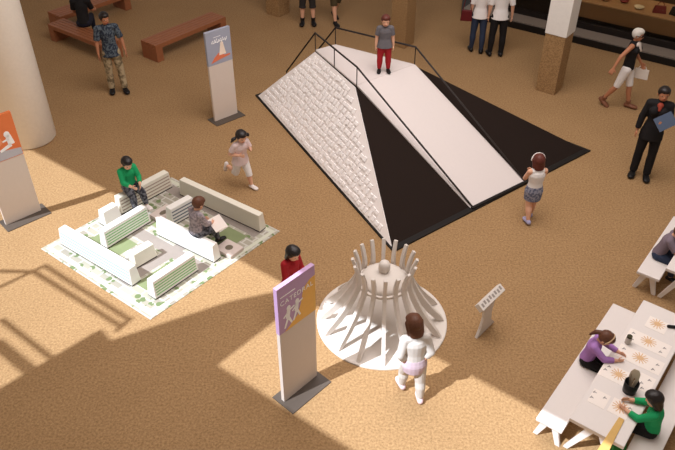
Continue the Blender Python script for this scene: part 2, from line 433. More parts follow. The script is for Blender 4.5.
# purple sign
t, po, zt, y0 = sign('purple and white standing sign reading CATEDRAL beside the ribbed crown', at(284.5, 402.5), at(317, 376), .56, 1.82, .37, ('purple_poster', (186, 152, 188)), (.66, .36, .0, -.02))
shape(po, 'yellow_wedge', [[(.283, zt-.14), (.283, zt-.673), (-.20, zt-.673), (.0, zt-.55), (.06, zt-.40), (.10, zt-.22), (.20, zt-.15)]], y0, S('poster_yellow', (238, 184, 92)))
text_mesh('CATEDRAL', .092, po, (-.25, y0-.003, zt-.26), (R(90), 0, 0), ink, 'lettering', 1.12)
shape(po, 'small_text_line', [bar((-.24, zt-.14), (-.02, zt-.14), .006, .006)], y0, ink)
fig = []
for ox, oz, s in ((-.13, -.42, 1), (.0, -.40, .95)):
    P = lambda x, z: (ox+x*s, zt+oz+z*s)
    fig += [oval(*P(0, .07), .03*s, .035*s), bar(P(0, .045), P(-.02, -.07), .026*s, .03*s), bar(P(-.01, -.06), P(-.07, -.2), .018*s, .012*s), bar(P(-.01, -.06), P(.04, -.18), .018*s, .012*s),
            bar(P(0, .02), P(-.08, -.04), .013*s, .01*s), bar(P(0, .025), P(.09, .05), .013*s, .01*s)]
shape(po, 'running_figures', fig, y0-.001, ink)
# grey-blue sign
t, po, zt, y0 = sign('grey-blue and white standing sign in front of the wooden bench', at(215.5, 122), at(237.5, 113.5), .52, 1.78, .36, ('greyblue_poster', (160, 163, 178)), (.66, .34, .0, .0))
shape(po, 'orange_hill', [[(-.20, zt-.60), (-.12, zt-.50), (-.02, zt-.43), (.06, zt-.45), (.10, zt-.50), (.22, zt-.50), (.22, zt-.53), (.0, zt-.56)]], y0, S('poster_orange', (222, 120, 84)))
shape(po, 'white_figure', [oval(.06, zt-.27, .035, .04), bar((.06, zt-.29), (.06, zt-.48), .035, .075)], y0-.001, S('poster_cream', (245, 225, 205)))
random.seed(3)
shape(po, 'script_lettering', [bar((-.15+i*.042, zt-.215-.02*(i % 2)), (-.115+i*.042, zt-.175+.012*(i % 3)), .008, .006) for i in range(8)]+[bar((-.15, zt-.225), (.18, zt-.205), .005, .005)]+[bar((-.10, zt-.12), (.05, zt-.115), .004, .004)], y0, ink)
# orange sign
t, po, zt, y0 = sign('orange and white standing sign in front of the round column', at(6, 226)+V((-.0, 0, 0)), at(42, 210.5), .58, 1.80, .40, ('orange_poster', (226, 122, 68)), (.72, .36, .02, .0))
shape(po, 'grey_band', [[(-.293, zt-.71), (.285, zt-.71), (.285, zt-.60), (.0, zt-.56), (-.293, zt-.60)]], y0, S('poster_grey', (186, 184, 190)))
shape(po, 'lighter_shape', [oval(-.12, zt-.40, .17, .10, 16)], y0, S('poster_peach', (236, 150, 106)))
shape(po, 'white_figure', [oval(.14, zt-.32, .045, .05), bar((.15, zt-.34), (.17, zt-.50), .04, .05), bar((.16, zt-.5), (-.02, zt-.56), .03, .02), bar((.15, zt-.4), (.05, zt-.42), .018, .012)], y0-.001, ink)

# ------------------------------------------------------------------ map mat with block buildings
A, Bm, C = at(41, 249), at(150.5, 320), at(280, 231.5); D = A+C-Bm
def mat_map():
    m = bpy.data.materials.new('printed_map'); m.use_nodes = True; nt = m.node_tree; b = nt.nodes['Principled BSDF']; b.inputs['Roughness'].default_value = .8
    tc = nt.nodes.new('ShaderNodeTexCoord'); mp = nt.nodes.new('ShaderNodeMapping'); mp.inputs['Rotation'].default_value = (0, 0, R(37))
    nt.links.new(tc.outputs['Object'], mp.inputs['Vector'])
    br = nt.nodes.new('ShaderNodeTexBrick'); br.inputs['Scale'].default_value = 2.2; br.inputs['Color1'].default_value = (*srgb(176, 173, 154), 1); br.inputs['Color2'].default_value = (*srgb(152, 145, 132), 1); br.inputs['Mortar'].default_value = (*srgb(190, 186, 176), 1); br.inputs['Mortar Size'].default_value = .03
    nt.links.new(mp.outputs['Vector'], br.inputs['Vector'])
    vo = nt.nodes.new('ShaderNodeTexVoronoi'); vo.inputs['Scale'].default_value = 9
    nt.links.new(mp.outputs['Vector'], vo.inputs['Vector'])
    rp = nt.nodes.new('ShaderNodeValToRGB'); rp.color_ramp.interpolation = 'CONSTANT'; rp.color_ramp.elements[0].color = (1, 1, 1, 1); rp.color_ramp.elements[1].position = .42; rp.color_ramp.elements[1].color = (0, 0, 0, 1)
    nt.links.new(vo.outputs['Distance'], rp.inputs['Fac'])
    no = nt.nodes.new('ShaderNodeTexNoise'); no.inputs['Scale'].default_value = 3.5
    nt.links.new(mp.outputs['Vector'], no.inputs['Vector'])
    r2 = nt.nodes.new('ShaderNodeValToRGB'); r2.color_ramp.interpolation = 'CONSTANT'; r2.color_ramp.elements[0].color = (0, 0, 0, 1); r2.color_ramp.elements[1].position = .5; r2.color_ramp.elements[1].color = (1, 1, 1, 1)
    nt.links.new(no.outputs['Fac'], r2.inputs['Fac'])
    mu = nt.nodes.new('ShaderNodeMath'); mu.operation = 'MULTIPLY'
    nt.links.new(rp.outputs['Color'], mu.inputs[0]); nt.links.new(r2.outputs['Color'], mu.inputs[1])
    mx = nt.nodes.new('ShaderNodeMix'); mx.data_type = 'RGBA'; mx.inputs['B'].default_value = (*srgb(108, 124, 82), 1)
    nt.links.new(mu.outputs['Value'], mx.inputs['Factor']); nt.links.new(br.outputs['Color'], mx.inputs['A'])
    nt.links.new(mx.outputs['Result'], b.inputs['Base Color'])
    return m
mc = (A+Bm+C+D)/4
t = thing('map_mat', 'printed city map mat with green trees under the low blocks', 'mat', mc)
m = MB(); m.prism([p-mc for p in (A, Bm, C, D)], (0, 0, .008)); m.build('mat_sheet', mat_map(), t)
e1_, e2_ = (Bm-A), (D-A)
def mp(u, v, z=.008): return A-mc+e1_*u+e2_*v+V((0, 0, z))
road = S('map_road', (146, 136, 128), rough=.8); lawn = S('map_lawn', (126, 136, 98), rough=.8, var=.15, scale=8); pale = S('map_path', (198, 198, 180), rough=.8)
def rect(u0, v0, u1, v1, z=.008): return [mp(u0, v0, z), mp(u1, v0, z), mp(u1, v1, z), mp(u0, v1, z)]
m = MB()
for i, q in enumerate(((.10, .42, .92, .50), (.60, .10, .68, .95), (.08, .86, .92, .94))): m.prism(rect(*q), (0, 0, .0012+.0007*i))
m.build('printed_roads', road, t)
m = MB()
for q in ((.72, .62, .88, .84), (.70, .14, .80, .36), (.15, .22, .42, .38), (.32, .56, .55, .66)): m.prism(rect(*q), (0, 0, .001))
m.build('printed_lawns', lawn, t)
m = MB()
for q in ((.02, .02, .98, .045), (.955, .045, .98, .98), (.02, .955, .955, .98), (.02, .045, .045, .955)): m.prism(rect(*q), (0, 0, .002))
m.build('printed_border', pale, t)
cream = S('cream_block', (226, 220, 205), rough=.55, var=.03); cream2 = S('white_block', (234, 230, 224), rough=.55, var=.02)
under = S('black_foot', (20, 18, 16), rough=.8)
gs = S('green_stripe', (116, 184, 108), rough=.6); bsm = S('blue_stripe', (150, 178, 200), rough=.6); gr = S('grey_stripe', (96, 104, 116), rough=.6); pk = S('tan_stripe', (164, 146, 132), rough=.6)
def block(label, a, b, th, h, m_, stripe=None, ns=4, tap=.72):
    """a->b: the foot of the face seen (left to right in plan), body lies behind it"""
    d = b-a; Ln = d.length; ang = atan2(d.y, d.x); c = (a+b)/2
    t = thing('apartment_block_model', label, 'toy building', (c.x, c.y, .011), ang, 'low block buildings on the map mat')
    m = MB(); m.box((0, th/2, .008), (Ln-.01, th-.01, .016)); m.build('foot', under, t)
    o_ = th*(1-tap)/2
    bot = [V((x, y, .016)) for x, y in ((-Ln/2, 0), (Ln/2, 0), (Ln/2, th), (-Ln/2, th))]
    top = [V((x, y, h)) for x, y in ((-Ln/2+.02, o_), (Ln/2-.02, o_), (Ln/2-.02, th-o_), (-Ln/2+.02, th-o_))]
    m = MB(); m.hull8(bot, top); m.build('body', m_, t, bevel=.008)
    if stripe:
        sl = V((0, o_, h-.024)); 
        for i in range(ns):
            z0 = .06+(h-.10)*i/(ns-.4); z1 = z0+(h-.1)/(ns-.4)*.30
            m = MB()
            yy = lambda z_: o_*(z_-.024)/(h-.024)
            xe = Ln/2-.035
            m.prism([V((-xe, yy(z0)-.004, z0)), V((xe, yy(z0)-.004, z0)), V((xe, yy(z1)-.004, z1)), V((-xe, yy(z1)-.004, z1))], (0, .008, 0))
            m.build('stripe', stripe, t)
    return t
BH = .305
block('long low block with pale blue stripes at the mat edge', at(61, 245), at(132.5, 287.5), .17, BH, cream2, bsm)
block('green striped block between the pale blue striped block and the seated green child', at(107.6, 249.8), at(151.5, 222.5), .16, BH, cream2, gs, 5)
block('green striped block at the nearest corner of the mat', at(156, 300.7), at(199, 271), .17, BH, cream2, gs, 5)
block('short cream block between the two green striped blocks', at(136.7, 269.6), at(158, 257), .18, .24, cream)
block('short white block at the left edge of the mat', at(106.7, 228.3), at(122.8, 218.9), .18, .27, cream2)
block('tan striped block the child in green sits on', at(122.2, 215.5), at(173, 187.7), .17, BH, cream, pk, 4)
block('long plain white block the child in grey sits on', at(157, 235.5), at(214.5, 263.8), .15, .30, cream2)
block('grey striped block left of the child in grey', at(173, 227), at(197, 213.5), .17, BH, cream2, gr, 4)
block('long plain cream block at the back right of the mat', at(180, 195.5), at(260, 233.3), .15, BH, cream)
def low_box(label, p, ang, sx, sy, h, hole=True):
    t = thing('low_box_model', label, 'toy building', (p.x, p.y, .011), ang, 'flat boxes on the map mat')
    m = MB(); m.box((0, 0, h/2), (sx, sy, h)); m.build('body', S('pinkish_white', (206, 192, 184), rough=.6), t, bevel=.006)
    if hole:
        m = MB(); m.ell((0, 0, h), (V((sx*.22, 0, 0)), V((0, sy*.18, 0)), V((0, 0, .004)))); m.build('oval_opening', S('dark_opening', (110, 100, 84)), t)
low_box('flat pinkish box with an oval opening behind the green striped block', at(165, 213.5, .07)-UD*.03, R(VDEG), .36, .28, .07)
low_box('flat white box with an oval opening right of the child in grey', at(223, 250, .06)+VD*.09+UD*.04, R(VDEG), .28, .34, .06)
m = MB(); m.lathe([(.055, 0), (.06, .01), (.06, .07), (.05, .085), (.001, .085)], n=24); o = m.build('round_tower_model', cream2, loc=at(130, 257.5)+V((0, 0, .011)), smooth=True); tag(o, 'small white round drum left of the short cream block', 'toy building')

# ------------------------------------------------------------------ lectern
kp = at(484.5, 329.5)
t = thing('lectern', 'small white lectern with slanted top to the right of the ribbed crown', 'lectern', kp, R(48))
m = MB(); m.prism([V((x, -.02, z)) for x, z in ((-.21, 0), (.21, .0), (.19, .03), (.10, .14), (.08, .30), (.12, .50), (.16, .54), (-.2, .54), (-.12, .46), (-.10, .30), (-.15, .12))], (0, .04, 0)); m.build('stand', wp, t, bevel=.004)
Mt = Matrix.Rotation(R(35), 3, 'X')
m = MB(); m.box((0, .0, .58), (.52, .11, .08), M=Mt); tp = m.build('sloping_top', wp, t, bevel=.006)
m = MB()
for i in range(8): m.box(Mt@V((-.21+i*.06, .012*(i % 2), .0405))+V((0, 0, .58)), (.034, .05, .002), M=Mt)
m.build('printed_text', S('grey_print', (150, 140, 132)), tp)

# ------------------------------------------------------------------ tables and benches on the right
tw = S('table_white', (226, 218, 213), rough=.5, var=.015)
def splay(t, x, half, top, name='leg'):
    for s in (-1, 1):
        m = MB()
        a = V((x, s*.015, top)); b = V((x, s*half, 0)); w_ = .035
        m.hull8([V((x-.02, s*half-w_*.8, 0)), V((x+.02, s*half-w_*.8, 0)), V((x+.02, s*half+w_*.8, 0)), V((x-.02, s*half+w_*.8, 0))],
                [V((x-.02, s*.05-w_*1.4, top)), V((x+.02, s*.05-w_*1.4, top)), V((x+.02, s*.05+w_*1.4, top)), V((x-.02, s*.05+w_*1.4, top))])
        m.build(name, tw, t, bevel=.004)
def slab(name, label, cat, p, ang, ln, wd, h, th, group, half):
    """p: near left corner of the top"""
    t = thing(name, label, cat, (p.x, p.y, 0), ang, group)
    m = MB(); m.box((ln/2, -wd/2, h-th/2), (ln, wd, th)); m.build('tabletop' if 'table' in name else 'seat', tw, t, bevel=.008)
    c = bpy.data.objects.new('x', None)
    for x in (.07, ln-.07):
        e = MB()
        # legs are children of the thing; shift by -wd/2
        for s in (-1, 1):
            w_ = .034; m = MB(); y0 = -wd/2
            m.hull8([V((x+a*.02, y0+s*half+b*w_*.8, 0)) for a, b in ((-1, -1), (1, -1), (1, 1), (-1, 1))], [V((x+a*.02, y0+s*.05+b*w_*1.3, h-th)) for a, b in ((-1, -1), (1, -1), (1, 1), (-1, 1))])
            m.build('leg', tw, t, bevel=.004)
    return t
HT, HB = .56, .33
TA = R(52.3)
slab('activity_table', 'long white activity table strewn with drawing sheets', 'table', at(569.5, 418, HT), TA, 2.32, .60, HT, .05, 'white activity tables', .26)
slab('white_bench', 'white bench left of the drawing table where the child in purple sits', 'bench', at(539, 419.5, HB)-V((sin(TA), -cos(TA), 0))*.035, TA, 2.32, .31, HB, .045, 'white benches at the tables', .135)
pR = at(675, 350, HB)
tb = at(569.5, 418, HT); tdir = V((cos(TA), sin(TA), 0)); tn = V((sin(TA), -cos(TA), 0))
rbp = tb+tn*.62; rbp.z = 0
slab('white_bench', 'white bench right of the drawing table where the child in green sits', 'bench', rbp+tdir*-.12, TA, 2.32, .31, HB, .045, 'white benches at the tables', .135)
slab('white_bench', 'white bench by the right edge where the child in grey-purple sits', 'bench', at(639.5, 272, HB)-V((sin(TA), -cos(TA), 0))*.035, TA, 1.6, .31, HB, .045, 'white benches at the tables', .135)
slab('activity_table', 'white table cut off by the right edge above the drawing table', 'table', at(666, 268, HT), TA, 1.6, .60, HT, .05, 'white activity tables', .26)

paper = S('paper', (240, 230, 222), rough=.7, var=.02); sun_m = S('orange_print', (218, 180, 138), rough=.7, var=.12, scale=60); inkb = S('dark_ink', (96, 88, 92), rough=.6)
def sheet(label, px, py, w_, d_, sun=0.0, marks=(), rz=0):
    p = at(px, py, HT+.002); t = thing('drawing_sheet', label, 'paper', (p.x, p.y, HT+.0005), TA-pi/2+rz, 'drawing sheets on the table')
    m = MB(); m.box((0, 0, .001), (w_, d_, .0015)); m.build('page', paper, t)
    if sun is not None:
        m = MB(); n = 13
        m.ell((sun, .02, .0022), (V((.038, 0, 0)), V((0, .036, 0)), V((0, 0, .0015))))
        for i in range(n):
            a = 2*pi*i/n+.1; m.prism([V((sun+x, .02+y-.02*0, .002)) for x, y in bar((.03*cos(a), .028*sin(a)), (.092*cos(a), .088*sin(a)), .0065, .005)], (0, 0, .0012))
        m.build('sunburst_print', sun_m, t)
    if marks:
        for (x, y) in marks:
            m = MB()
            for q in range(3): m.prism([V((x+a, y+b, .002)) for a, b in bar((-.015+q*.012, -.02+q*.01), (q*.012-.005, .018-q*.012), .004, .003)], (0, 0, .001))
            m.build('ink_mark', inkb, t)
sheet('sheet with a lone orange sunburst at the far end of the drawing table', 657, 325, .24, .22, 0)
sheet('wide sheet with orange sunburst beside the paint jar', 648, 342.5, .50, .23, 0, ((-.19, .05), (.19, .03), (.17, -.06), (-.17, -.06)))
sheet('wide sheet with orange sunburst nearest the child in purple', 639.5, 359, .52, .23, 0, ((-.2, .05), (.2, .04), (.18, -.06), (-.18, -.05)))
sheet('sheet with orange sunburst directly left of the black pencil cup', 614, 373.5, .30, .24, .05, ((-.10, .0), (-.08, .07)))
sheet('plain marked sheet directly right of the black pencil cup', 645, 383, .17, .26, None, ((.03, .07), (-.03, -.02), (.0, -.09)))
sheet('plain marked sheet at the near left corner of the drawing table', 599, 398.5, .19, .22, None, ((-.07, .06), (-.07, -.03), (.05, .05)))
sheet('sheet with orange sunburst at the near end of the drawing table', 620, 408.5, .21, .23, 0, ((.09, .07),))
# pencil cup
p = at(629, 391, HT)
t = thing('pencil_cup', 'black round pencil cup on the drawing table', 'cup', (p.x, p.y, HT))
m = MB(); m.lathe([(.068, 0), (.074, .004), (.080, .15), (.074, .15), (.068, .01), (.001, .01)], n=28); m.build('cup', S('black_plastic', (18, 16, 16), rough=.4), t, smooth=True)
for i, (dx, dy, c, lab) in enumerate([(.02, .01, (150, 110, 70), 'brown wooden pencil'), (-.03, .02, (60, 60, 64), 'grey pencil'), (.0, -.03, (205, 190, 165), 'pale pencil'), (.03, .03, (190, 176, 156), 'beige brush handle'), (-.01, .035, (170, 150, 128), 'light brown brush')]):
    m = MB(); m.limb((dx*.5, dy*.5, .012), (dx*1.2, dy*1.2+.012, .18+.012*i), .0075, .0065, n=7)
    tag(m.build('pencil', S('pencil_%d' % i, c), loc=(p.x, p.y, HT)), lab+' standing in the black pencil cup', 'pencil', 'pencils in the cup')
# big beige paper roll / scoop leaning in the cup
m = MB()
m.prism([V((x, .012+z*.16, z)) for x, z in ((-.030, .03), (.030, .03), (.056, .17), (.052, .25), (.026, .295), (-.026, .295), (-.052, .25), (-.056, .17))], (0, .006, 0)); 
o = m.build('wooden_spatula', S('beige_wood', (208, 194, 172)), loc=(p.x, p.y, HT), rz=R(-30)); tag(o, 'broad beige spatula standing in the black pencil cup', 'spatula')
# jar
p = at(627.5, 343, HT)
t = thing('paint_jar', 'small clear jar with a dark lid near the child in purple', 'jar', (p.x, p.y, HT))
m = MB(); m.lathe([(.034, 0), (.036, .004), (.036, .08), (.028, .09), (.028, .10)], n=20); m.build('glass', S('jar_grey', (188, 180, 168), rough=.2), t, smooth=True)
m = MB(); m.lathe([(.031, .098), (.031, .122), (.001, .122)], n=20); m.build('lid', S('dark_olive', (58, 54, 30)), t)
# black case
p = at(674, 328, HT); m = MB(); m.limb((-.07, 0, .02), (.07, 0, .02), .02, .02, n=12)
tag(m.build('pencil_case', S('black_plastic', (18, 16, 16)), loc=(p.x, p.y, HT), rz=TA+pi/2+.5, smooth=True), 'black pencil case by the right edge of the drawing table', 'pencil case')
# yellow wooden strip over the near table end
a, b = at(621.5, 419, HT), at(598, 460, HT); d = b-a
t_ = MB(); t_.hull8([V((0, -.03, 0)), V((d.length, -.055, 0)), V((d.length, .055, 0)), V((0, .03, 0))], [V((0, -.03, .014)), V((d.length, -.055, .014)), V((d.length, .055, .014)), V((0, .03, .014))])
tag(t_.build('wooden_strip', mat('yellow_wood', srgb(208, 168, 98), rough=.5), loc=(a.x, a.y, HT), rz=atan2(d.y, d.x), bevel=.003), 'yellow wooden strip jutting over the near end of the drawing table', 'wooden strip')
# green bag on the floor
p = at(617, 452, .1)
t = thing('green_bag', 'green bag on the floor below the near end of the drawing table', 'bag', (p.x, p.y, 0), TA)
m = MB(); m.hull8([V((x*.12, y*.09, 0)) for x, y in ((-1, -1), (1, -1), (1, 1), (-1, 1))], [V((x*.10, y*.05, .26)) for x, y in ((-1, -1), (1, -1), (1, 1), (-1, 1))]); m.build('body', S('green_cloth', (52, 130, 62), rough=.8), t, bevel=.03)
m = MB()
for i in range(8):
    a_, b_ = pi*i/8, pi*(i+1)/8; m.limb((.05*cos(a_), 0, .25+.05*sin(a_)), (.05*cos(b_), 0, .25+.05*sin(b_)), .007, .007, n=6)
m.build('handle', S('green_cloth', (52, 130, 62)), t)

# ------------------------------------------------------------------ people
def person(label, group, loc, face, H, P, outfit, child=False, female=False, skin='skin_light', hair=('short', 'hair_dark'), seat=None, base_z=0.0):
    """local frame: +Y is where the body faces, +X its right hand side"""
    g = lambda k, d=0: P.get(k, d)
    root = thing('person', label, 'person', loc, R(face)-pi/2, group)
    hh = H/(5.3 if child else 7.0)
    thl, shl_, ankh = (.225*H, .205*H, .042*H) if child else (.245*H, .235*H, .045*H)
    tors = .285*H if child else .295*H
    shw = (.098 if child else (.090 if female else .104))*H
    hipw = .05*H; thick = 1.10 if child else .87
    arm1, arm2 = .16*H, .135*H
    X, Y, Z = V((1, 0, 0)), V((0, 1, 0)), V((0, 0, 1))
    # legs from the pelvis down
    J = {}
    for s, n in ((-1, 'L'), (1, 'R')):
        p, a = R(g('hip'+n)), R(g('ab'+n, 3)); k = R(g('kn'+n))
        hip = V((s*hipw, 0, -.025*H)); d1 = V((s*sin(a), sin(p)*cos(a), -cos(p)*cos(a)))
        knee = hip+d1*thl; q = p-k; a2 = R(g('sab'+n, g('ab'+n, 3)*.3)); d2 = V((s*sin(a2), sin(q)*cos(a2), -cos(q)*cos(a2)))
        ank = knee+d2*shl_; ft = R(g('ft'+n, 0 if abs(q) < R(28) else degrees_(q)))
        fo = V((s*sin(R(g('toe', 7))), cos(ft), sin(ft))).normalized()
        J[n] = (hip, knee, ank, fo, d2)
    if seat is None: pz = ankh+.007*H-min(J['L'][2].z, J['R'][2].z)+base_z
    else: pz = seat+.075*H
    O = V((0, 0, pz))
    for n in 'LR': h_, k_, a_, f_, d_ = J[n]; J[n] = (h_+O, k_+O, a_+O, f_, d_)
    ln, sl_ = R(g('lean')), R(g('side'))
    up_ = V((sin(sl_), sin(ln)*cos(sl_), cos(ln)*cos(sl_))); tw_ = R(g('twist'))
    ax = V((cos(tw_), sin(tw_), 0)); ax = (ax-up_*ax.dot(up_)).normalized(); fw = up_.cross(ax)
    Pv = O.copy(); W = Pv+up_*tors*.36; Cc = Pv+up_*tors*.74; N = Pv+up_*tors
    nod, yaw = R(g('nod')), R(g('yaw'))
    hf = (fw*cos(yaw)-ax*sin(yaw)); hr = ax*cos(yaw)+fw*sin(yaw)
    hu = (up_*cos(nod)+hf*sin(nod)); hf = (hf*cos(nod)-up_*sin(nod))
    hup = V(up_).lerp(Z, .5).normalized()
    nb = N+up_*.0*H; hc = nb+hup*(.022*H if child else .03*H)+hu*.50*hh+hf*.05*hh
    A = {}
    for s, n in ((-1, 'L'), (1, 'R')):
        p, a, e, fi = R(g('sh'+n)), R(g('sa'+n, 9)), R(g('el'+n, 12)), R(g('fi'+n, 0))
        so_ = N+ax*s*shw-up_*.02*H
        bas = lambda pitch, side: (ax*s*sin(side)+fw*sin(pitch)*cos(side)-up_*cos(pitch)*cos(side)).normalized()
        d1 = bas(p, a); el = so_+d1*arm1
        d2 = bas(p+e, a*.4-fi); wr = el+d2*arm2
        A[n] = (so_, el, wr, d1, d2, s)
    def torso(m, t, lo=-.03, cap=True, sh=1.0):
        wx = .074 if female else .082; hx = .092 if female else .088
        c = thick
        m.limb(Pv+up_*lo*H, W, (hx*H*c+t, .066*H*c+t), (wx*H*c+t, .058*H*c+t), ax, cap0=cap, n=16)
        m.limb(W, Cc, (wx*H*c+t, .058*H*c+t), (.092*H*c+t, .066*H*c+t), ax, n=16)
        m.limb(Cc, N-up_*.02*H, (.092*H*c+t, .066*H*c+t), (.06*H*min(1, thick+.05)+t, .045*H+t), ax, n=16)
        for n in 'LR': m.limb(N-up_*.018*H, (N-up_*.018*H).lerp(A[n][0], sh), .038*H*min(1, thick+.04)+t, .036*H*min(1, thick+.02)+t)
        if female and not child:
            for s in (-1, 1): m.ell(Cc+fw*.055*H+ax*s*.042*H, (ax*(.034*H+t), fw*(.026*H+t), up_*(.035*H+t)))
    def arm(m, n, t, fr=2.0, tip=True):
        s0, el, wr, d1, d2, s = A[n]
        if fr <= 1:
            e = s0.lerp(el, fr); m.limb(s0, e, .034*H*thick+t, (.034-.006*fr)*H*thick+t*1.5, cap1=tip)
        else:
            m.limb(s0, el, .034*H*thick+t, .027*H*thick+t)
            e = el.lerp(wr, fr-1); m.limb(el, e, .027*H*thick+t, (.027-.009*(fr-1))*H*thick+t, cap1=tip)
    def leg(m, n, t, fr=2.0, tip=True, flare=0):
        hp, kn, an, fo, d2 = J[n]
        if fr <= 1:
            e = hp.lerp(kn, fr); m.limb(hp, e, .058*H*thick+t, (.058-.02*fr)*H*thick+t+flare, cap1=tip)
        else:
            m.limb(hp, kn, .058*H*thick+t, .038*H*thick+t)
            cf = kn.lerp(an, .32); q = cf-V(fo)*.006*H
            e = kn.lerp(an, fr-1)
            if fr > 1.33:
                m.limb(kn, q, .037*H*thick+t, .038*H*thick+t); m.limb(q, e, .038*H*thick+t, (.038-.017*(fr-1.32)/.68)*H*thick+t+flare, cap1=tip)
            else: m.limb(kn, e, .037*H*thick+t, .037*H*thick+t+flare, cap1=tip)
    def foot(m, n, t):
        hp, kn, an, fo, d2 = J[n]; fo = V(fo); sd = fo.cross(Z if abs(fo.z) < .9 else Y).normalized(); dn = sd.cross(fo).normalized(); dn = dn if dn.dot(d2) > 0 else -dn
        heel = an+dn*.018*H-fo*.022*H; ball = an+dn*.024*H+fo*.07*H; toe = an+dn*.027*H+fo*.10*H
        m.limb(an, heel, .022*H+t, .024*H+t); m.limb(heel, ball, (.024*H+t, .022*H+t), (.032*H+t, .018*H+t), sd); m.limb(ball, toe, (.032*H+t, .018*H+t), (.025*H+t, .014*H+t), sd)
    def hand(m, n):
        s0, el, wr, d1, d2, s = A[n]
        inw = -ax*s; inw = (inw-d2*inw.dot(d2)); inw = inw.normalized() if inw.length > .1 else fw
        sp = d2.cross(inw).normalized()*s
        pe = wr+d2*.046*H
        m.limb(wr, pe, (.016*H, .011*H), (.021*H, .010*H), sp)
        for i, l in enumerate((.82, .97, 1, .78)):
            b = pe+sp*(.0195-.013*i)*H*1.05+d2*.002*H; L_ = .042*H*l
            k = b+(d2+sp*(.10-.07*i)).normalized()*L_*.5; e = k+(d2*.8+inw*.55).normalized()*L_*.55
            m.limb(b-d2*.012*H, k, .0062*H, .0058*H, n=7); m.limb(k, e, .0058*H, .005*H, n=7)
        b = wr+d2*.016*H+sp*.016*H; k = b+(d2*.6+sp*.8+inw*.3).normalized()*.026*H; e = k+(d2*.9+sp*.25+inw*.3).normalized()*.022*H
        m.limb(b, k, .0075*H, .0068*H, n=7); m.limb(k, e, .0068*H, .0055*H, n=7)
    def head(m):
        m.ell(hc+hu*.06*hh-hf*.03*hh, (hr*.37*hh, hf*.43*hh, hu*.43*hh))
        m.ell(hc-hu*.20*hh+hf*.09*hh, (hr*.29*hh, hf*.31*hh, hu*.29*hh))
        m.limb(hc-hu*.02*hh+hf*.40*hh, hc-hu*.12*hh+hf*.43*hh, .035*hh, .055*hh, n=8)
        for s in (-1, 1): m.ell(hc+hr*s*.37*hh-hu*.05*hh-hf*.05*hh, (hr*.045*hh, hf*.07*hh, hu*.11*hh))
        m.ell(hc-hu*.27*hh+hf*.36*hh, (hr*.11*hh, hf*.04*hh, hu*.03*hh))
        m.limb(N-up_*.04*H, hc-hu*.25*hh-hf*.06*hh, .031*H*thick, .029*H*thick)
    vs = .0045*H
    skin_m = {'skin_light': S('skin_light', (222, 170, 140), rough=.5, var=.03), 'skin_tan': S('skin_tan', (176, 118, 86), rough=.5, var=.03), 'skin_dark': S('skin_dark', (112, 70, 50), rough=.5, var=.03)}[skin]
    m = MB(); torso(m, 0)
    for n in 'LR': arm(m, n, 0); hand(m, n); leg(m, n, 0); foot(m, n, 0)
    head(m)
    bo = m.build('body', [skin_m, S('eye_white', (225, 220, 215), rough=.3), S('eye_dark', (40, 26, 20), rough=.3), S('lips', (172, 92, 82), rough=.5)], root)
    voxel(bo, vs, 2)
    for p in bo.data.polygons:
        r = p.center-hc
        if r.dot(hf) > .25*hh and r.length < .7*hh:
            x, z_ = r.dot(hr)/hh, r.dot(hu)/hh
            for s in (-1, 1):
                dx, dz = x-s*.155, z_-.0
                if (dx/.065)**2+(dz/.036)**2 < 1: p.material_index = 2 if dx*dx+dz*dz < .04**2 else 1
            if (x/.13)**2+((z_+.27)/.045)**2 < 1: p.material_index = 3
    # clothes
    for it in outfit:
        kind, mt = it[0], it[1]; m = MB(); t = .010*H
        if kind in ('shirt', 'jacket', 'vest'):
            fr, hem = it[2], it[3]; tt = t*(1.35 if kind == 'jacket' else 1)
            torso(m, tt, lo=-min(hem, .03), cap=False, sh=1.0 if fr > 0 else .55)
            if hem > .045: m.limb(Pv+up_*.06*H, Pv-up_*hem*H, (.088*H*thick+tt, .066*H*thick+tt), (.118*H*thick+tt, .088*H*thick+tt), ax, cap1=False, n=18)
            for n in 'LR':
                if fr > 0: arm(m, n, tt*.9, fr, False)
            q = m.build(it[4] if len(it) > 4 else 'shirt', mt, root); voxel(q, vs*1.3, 2)
        elif kind == 'trousers':
            fl = it[3] if len(it) > 3 else 0
            m.limb(Pv-up_*.03*H, Pv+up_*.055*H, (.089*H*thick+t*.6, .064*H*thick+t*.6), (.080*H*thick+t*.2, .058*H*thick+t*.2), ax, n=16)
            for n in 'LR': leg(m, n, t*.85+fl*.3, it[2], False, fl)
            q = m.build(it[4] if len(it) > 4 else 'trousers', mt, root); voxel(q, vs*1.3, 2)
        elif kind == 'skirt':
            ks = (J['L'][1]+J['R'][1])/2; hs = (J['L'][0]+J['R'][0])/2; e = hs.lerp(ks, it[2])
            sp_ = (J['L'][0].lerp(J['L'][1], it[2])-J['R'][0].lerp(J['R'][1], it[2])).length/2
            m.limb(Pv+up_*.05*H, hs, (.084*H*thick+t, .062*H*thick+t), (.102*H*thick+t, .076*H*thick+t), ax, cap0=False, n=18)
            m.limb(hs, e, (.102*H*thick+t, .076*H*thick+t), (max(.11*H, sp_*.7+.07*H), max(.09*H, sp_*.6+.065*H)), ax, cap1=False, n=18)
            q = m.build('skirt', mt, root); voxel(q, vs*1.3, 1)
        elif kind == 'shoes':
            for n in 'LR':
                m = MB(); foot(m, n, .006*H)
                if len(it) > 2: leg_ = J[n]; m.limb(leg_[2], leg_[2].lerp(leg_[1], it[2]), .027*H, .034*H, cap1=False)
                q = m.build('shoe', mt, root); voxel(q, vs*1.2, 1)
        elif kind == 'sunglasses':
            for s in (-1, 1): m.ell(hc+hf*.385*hh+hr*s*.16*hh+hu*.01*hh, (hr*.15*hh, hf*.06*hh, hu*.10*hh))
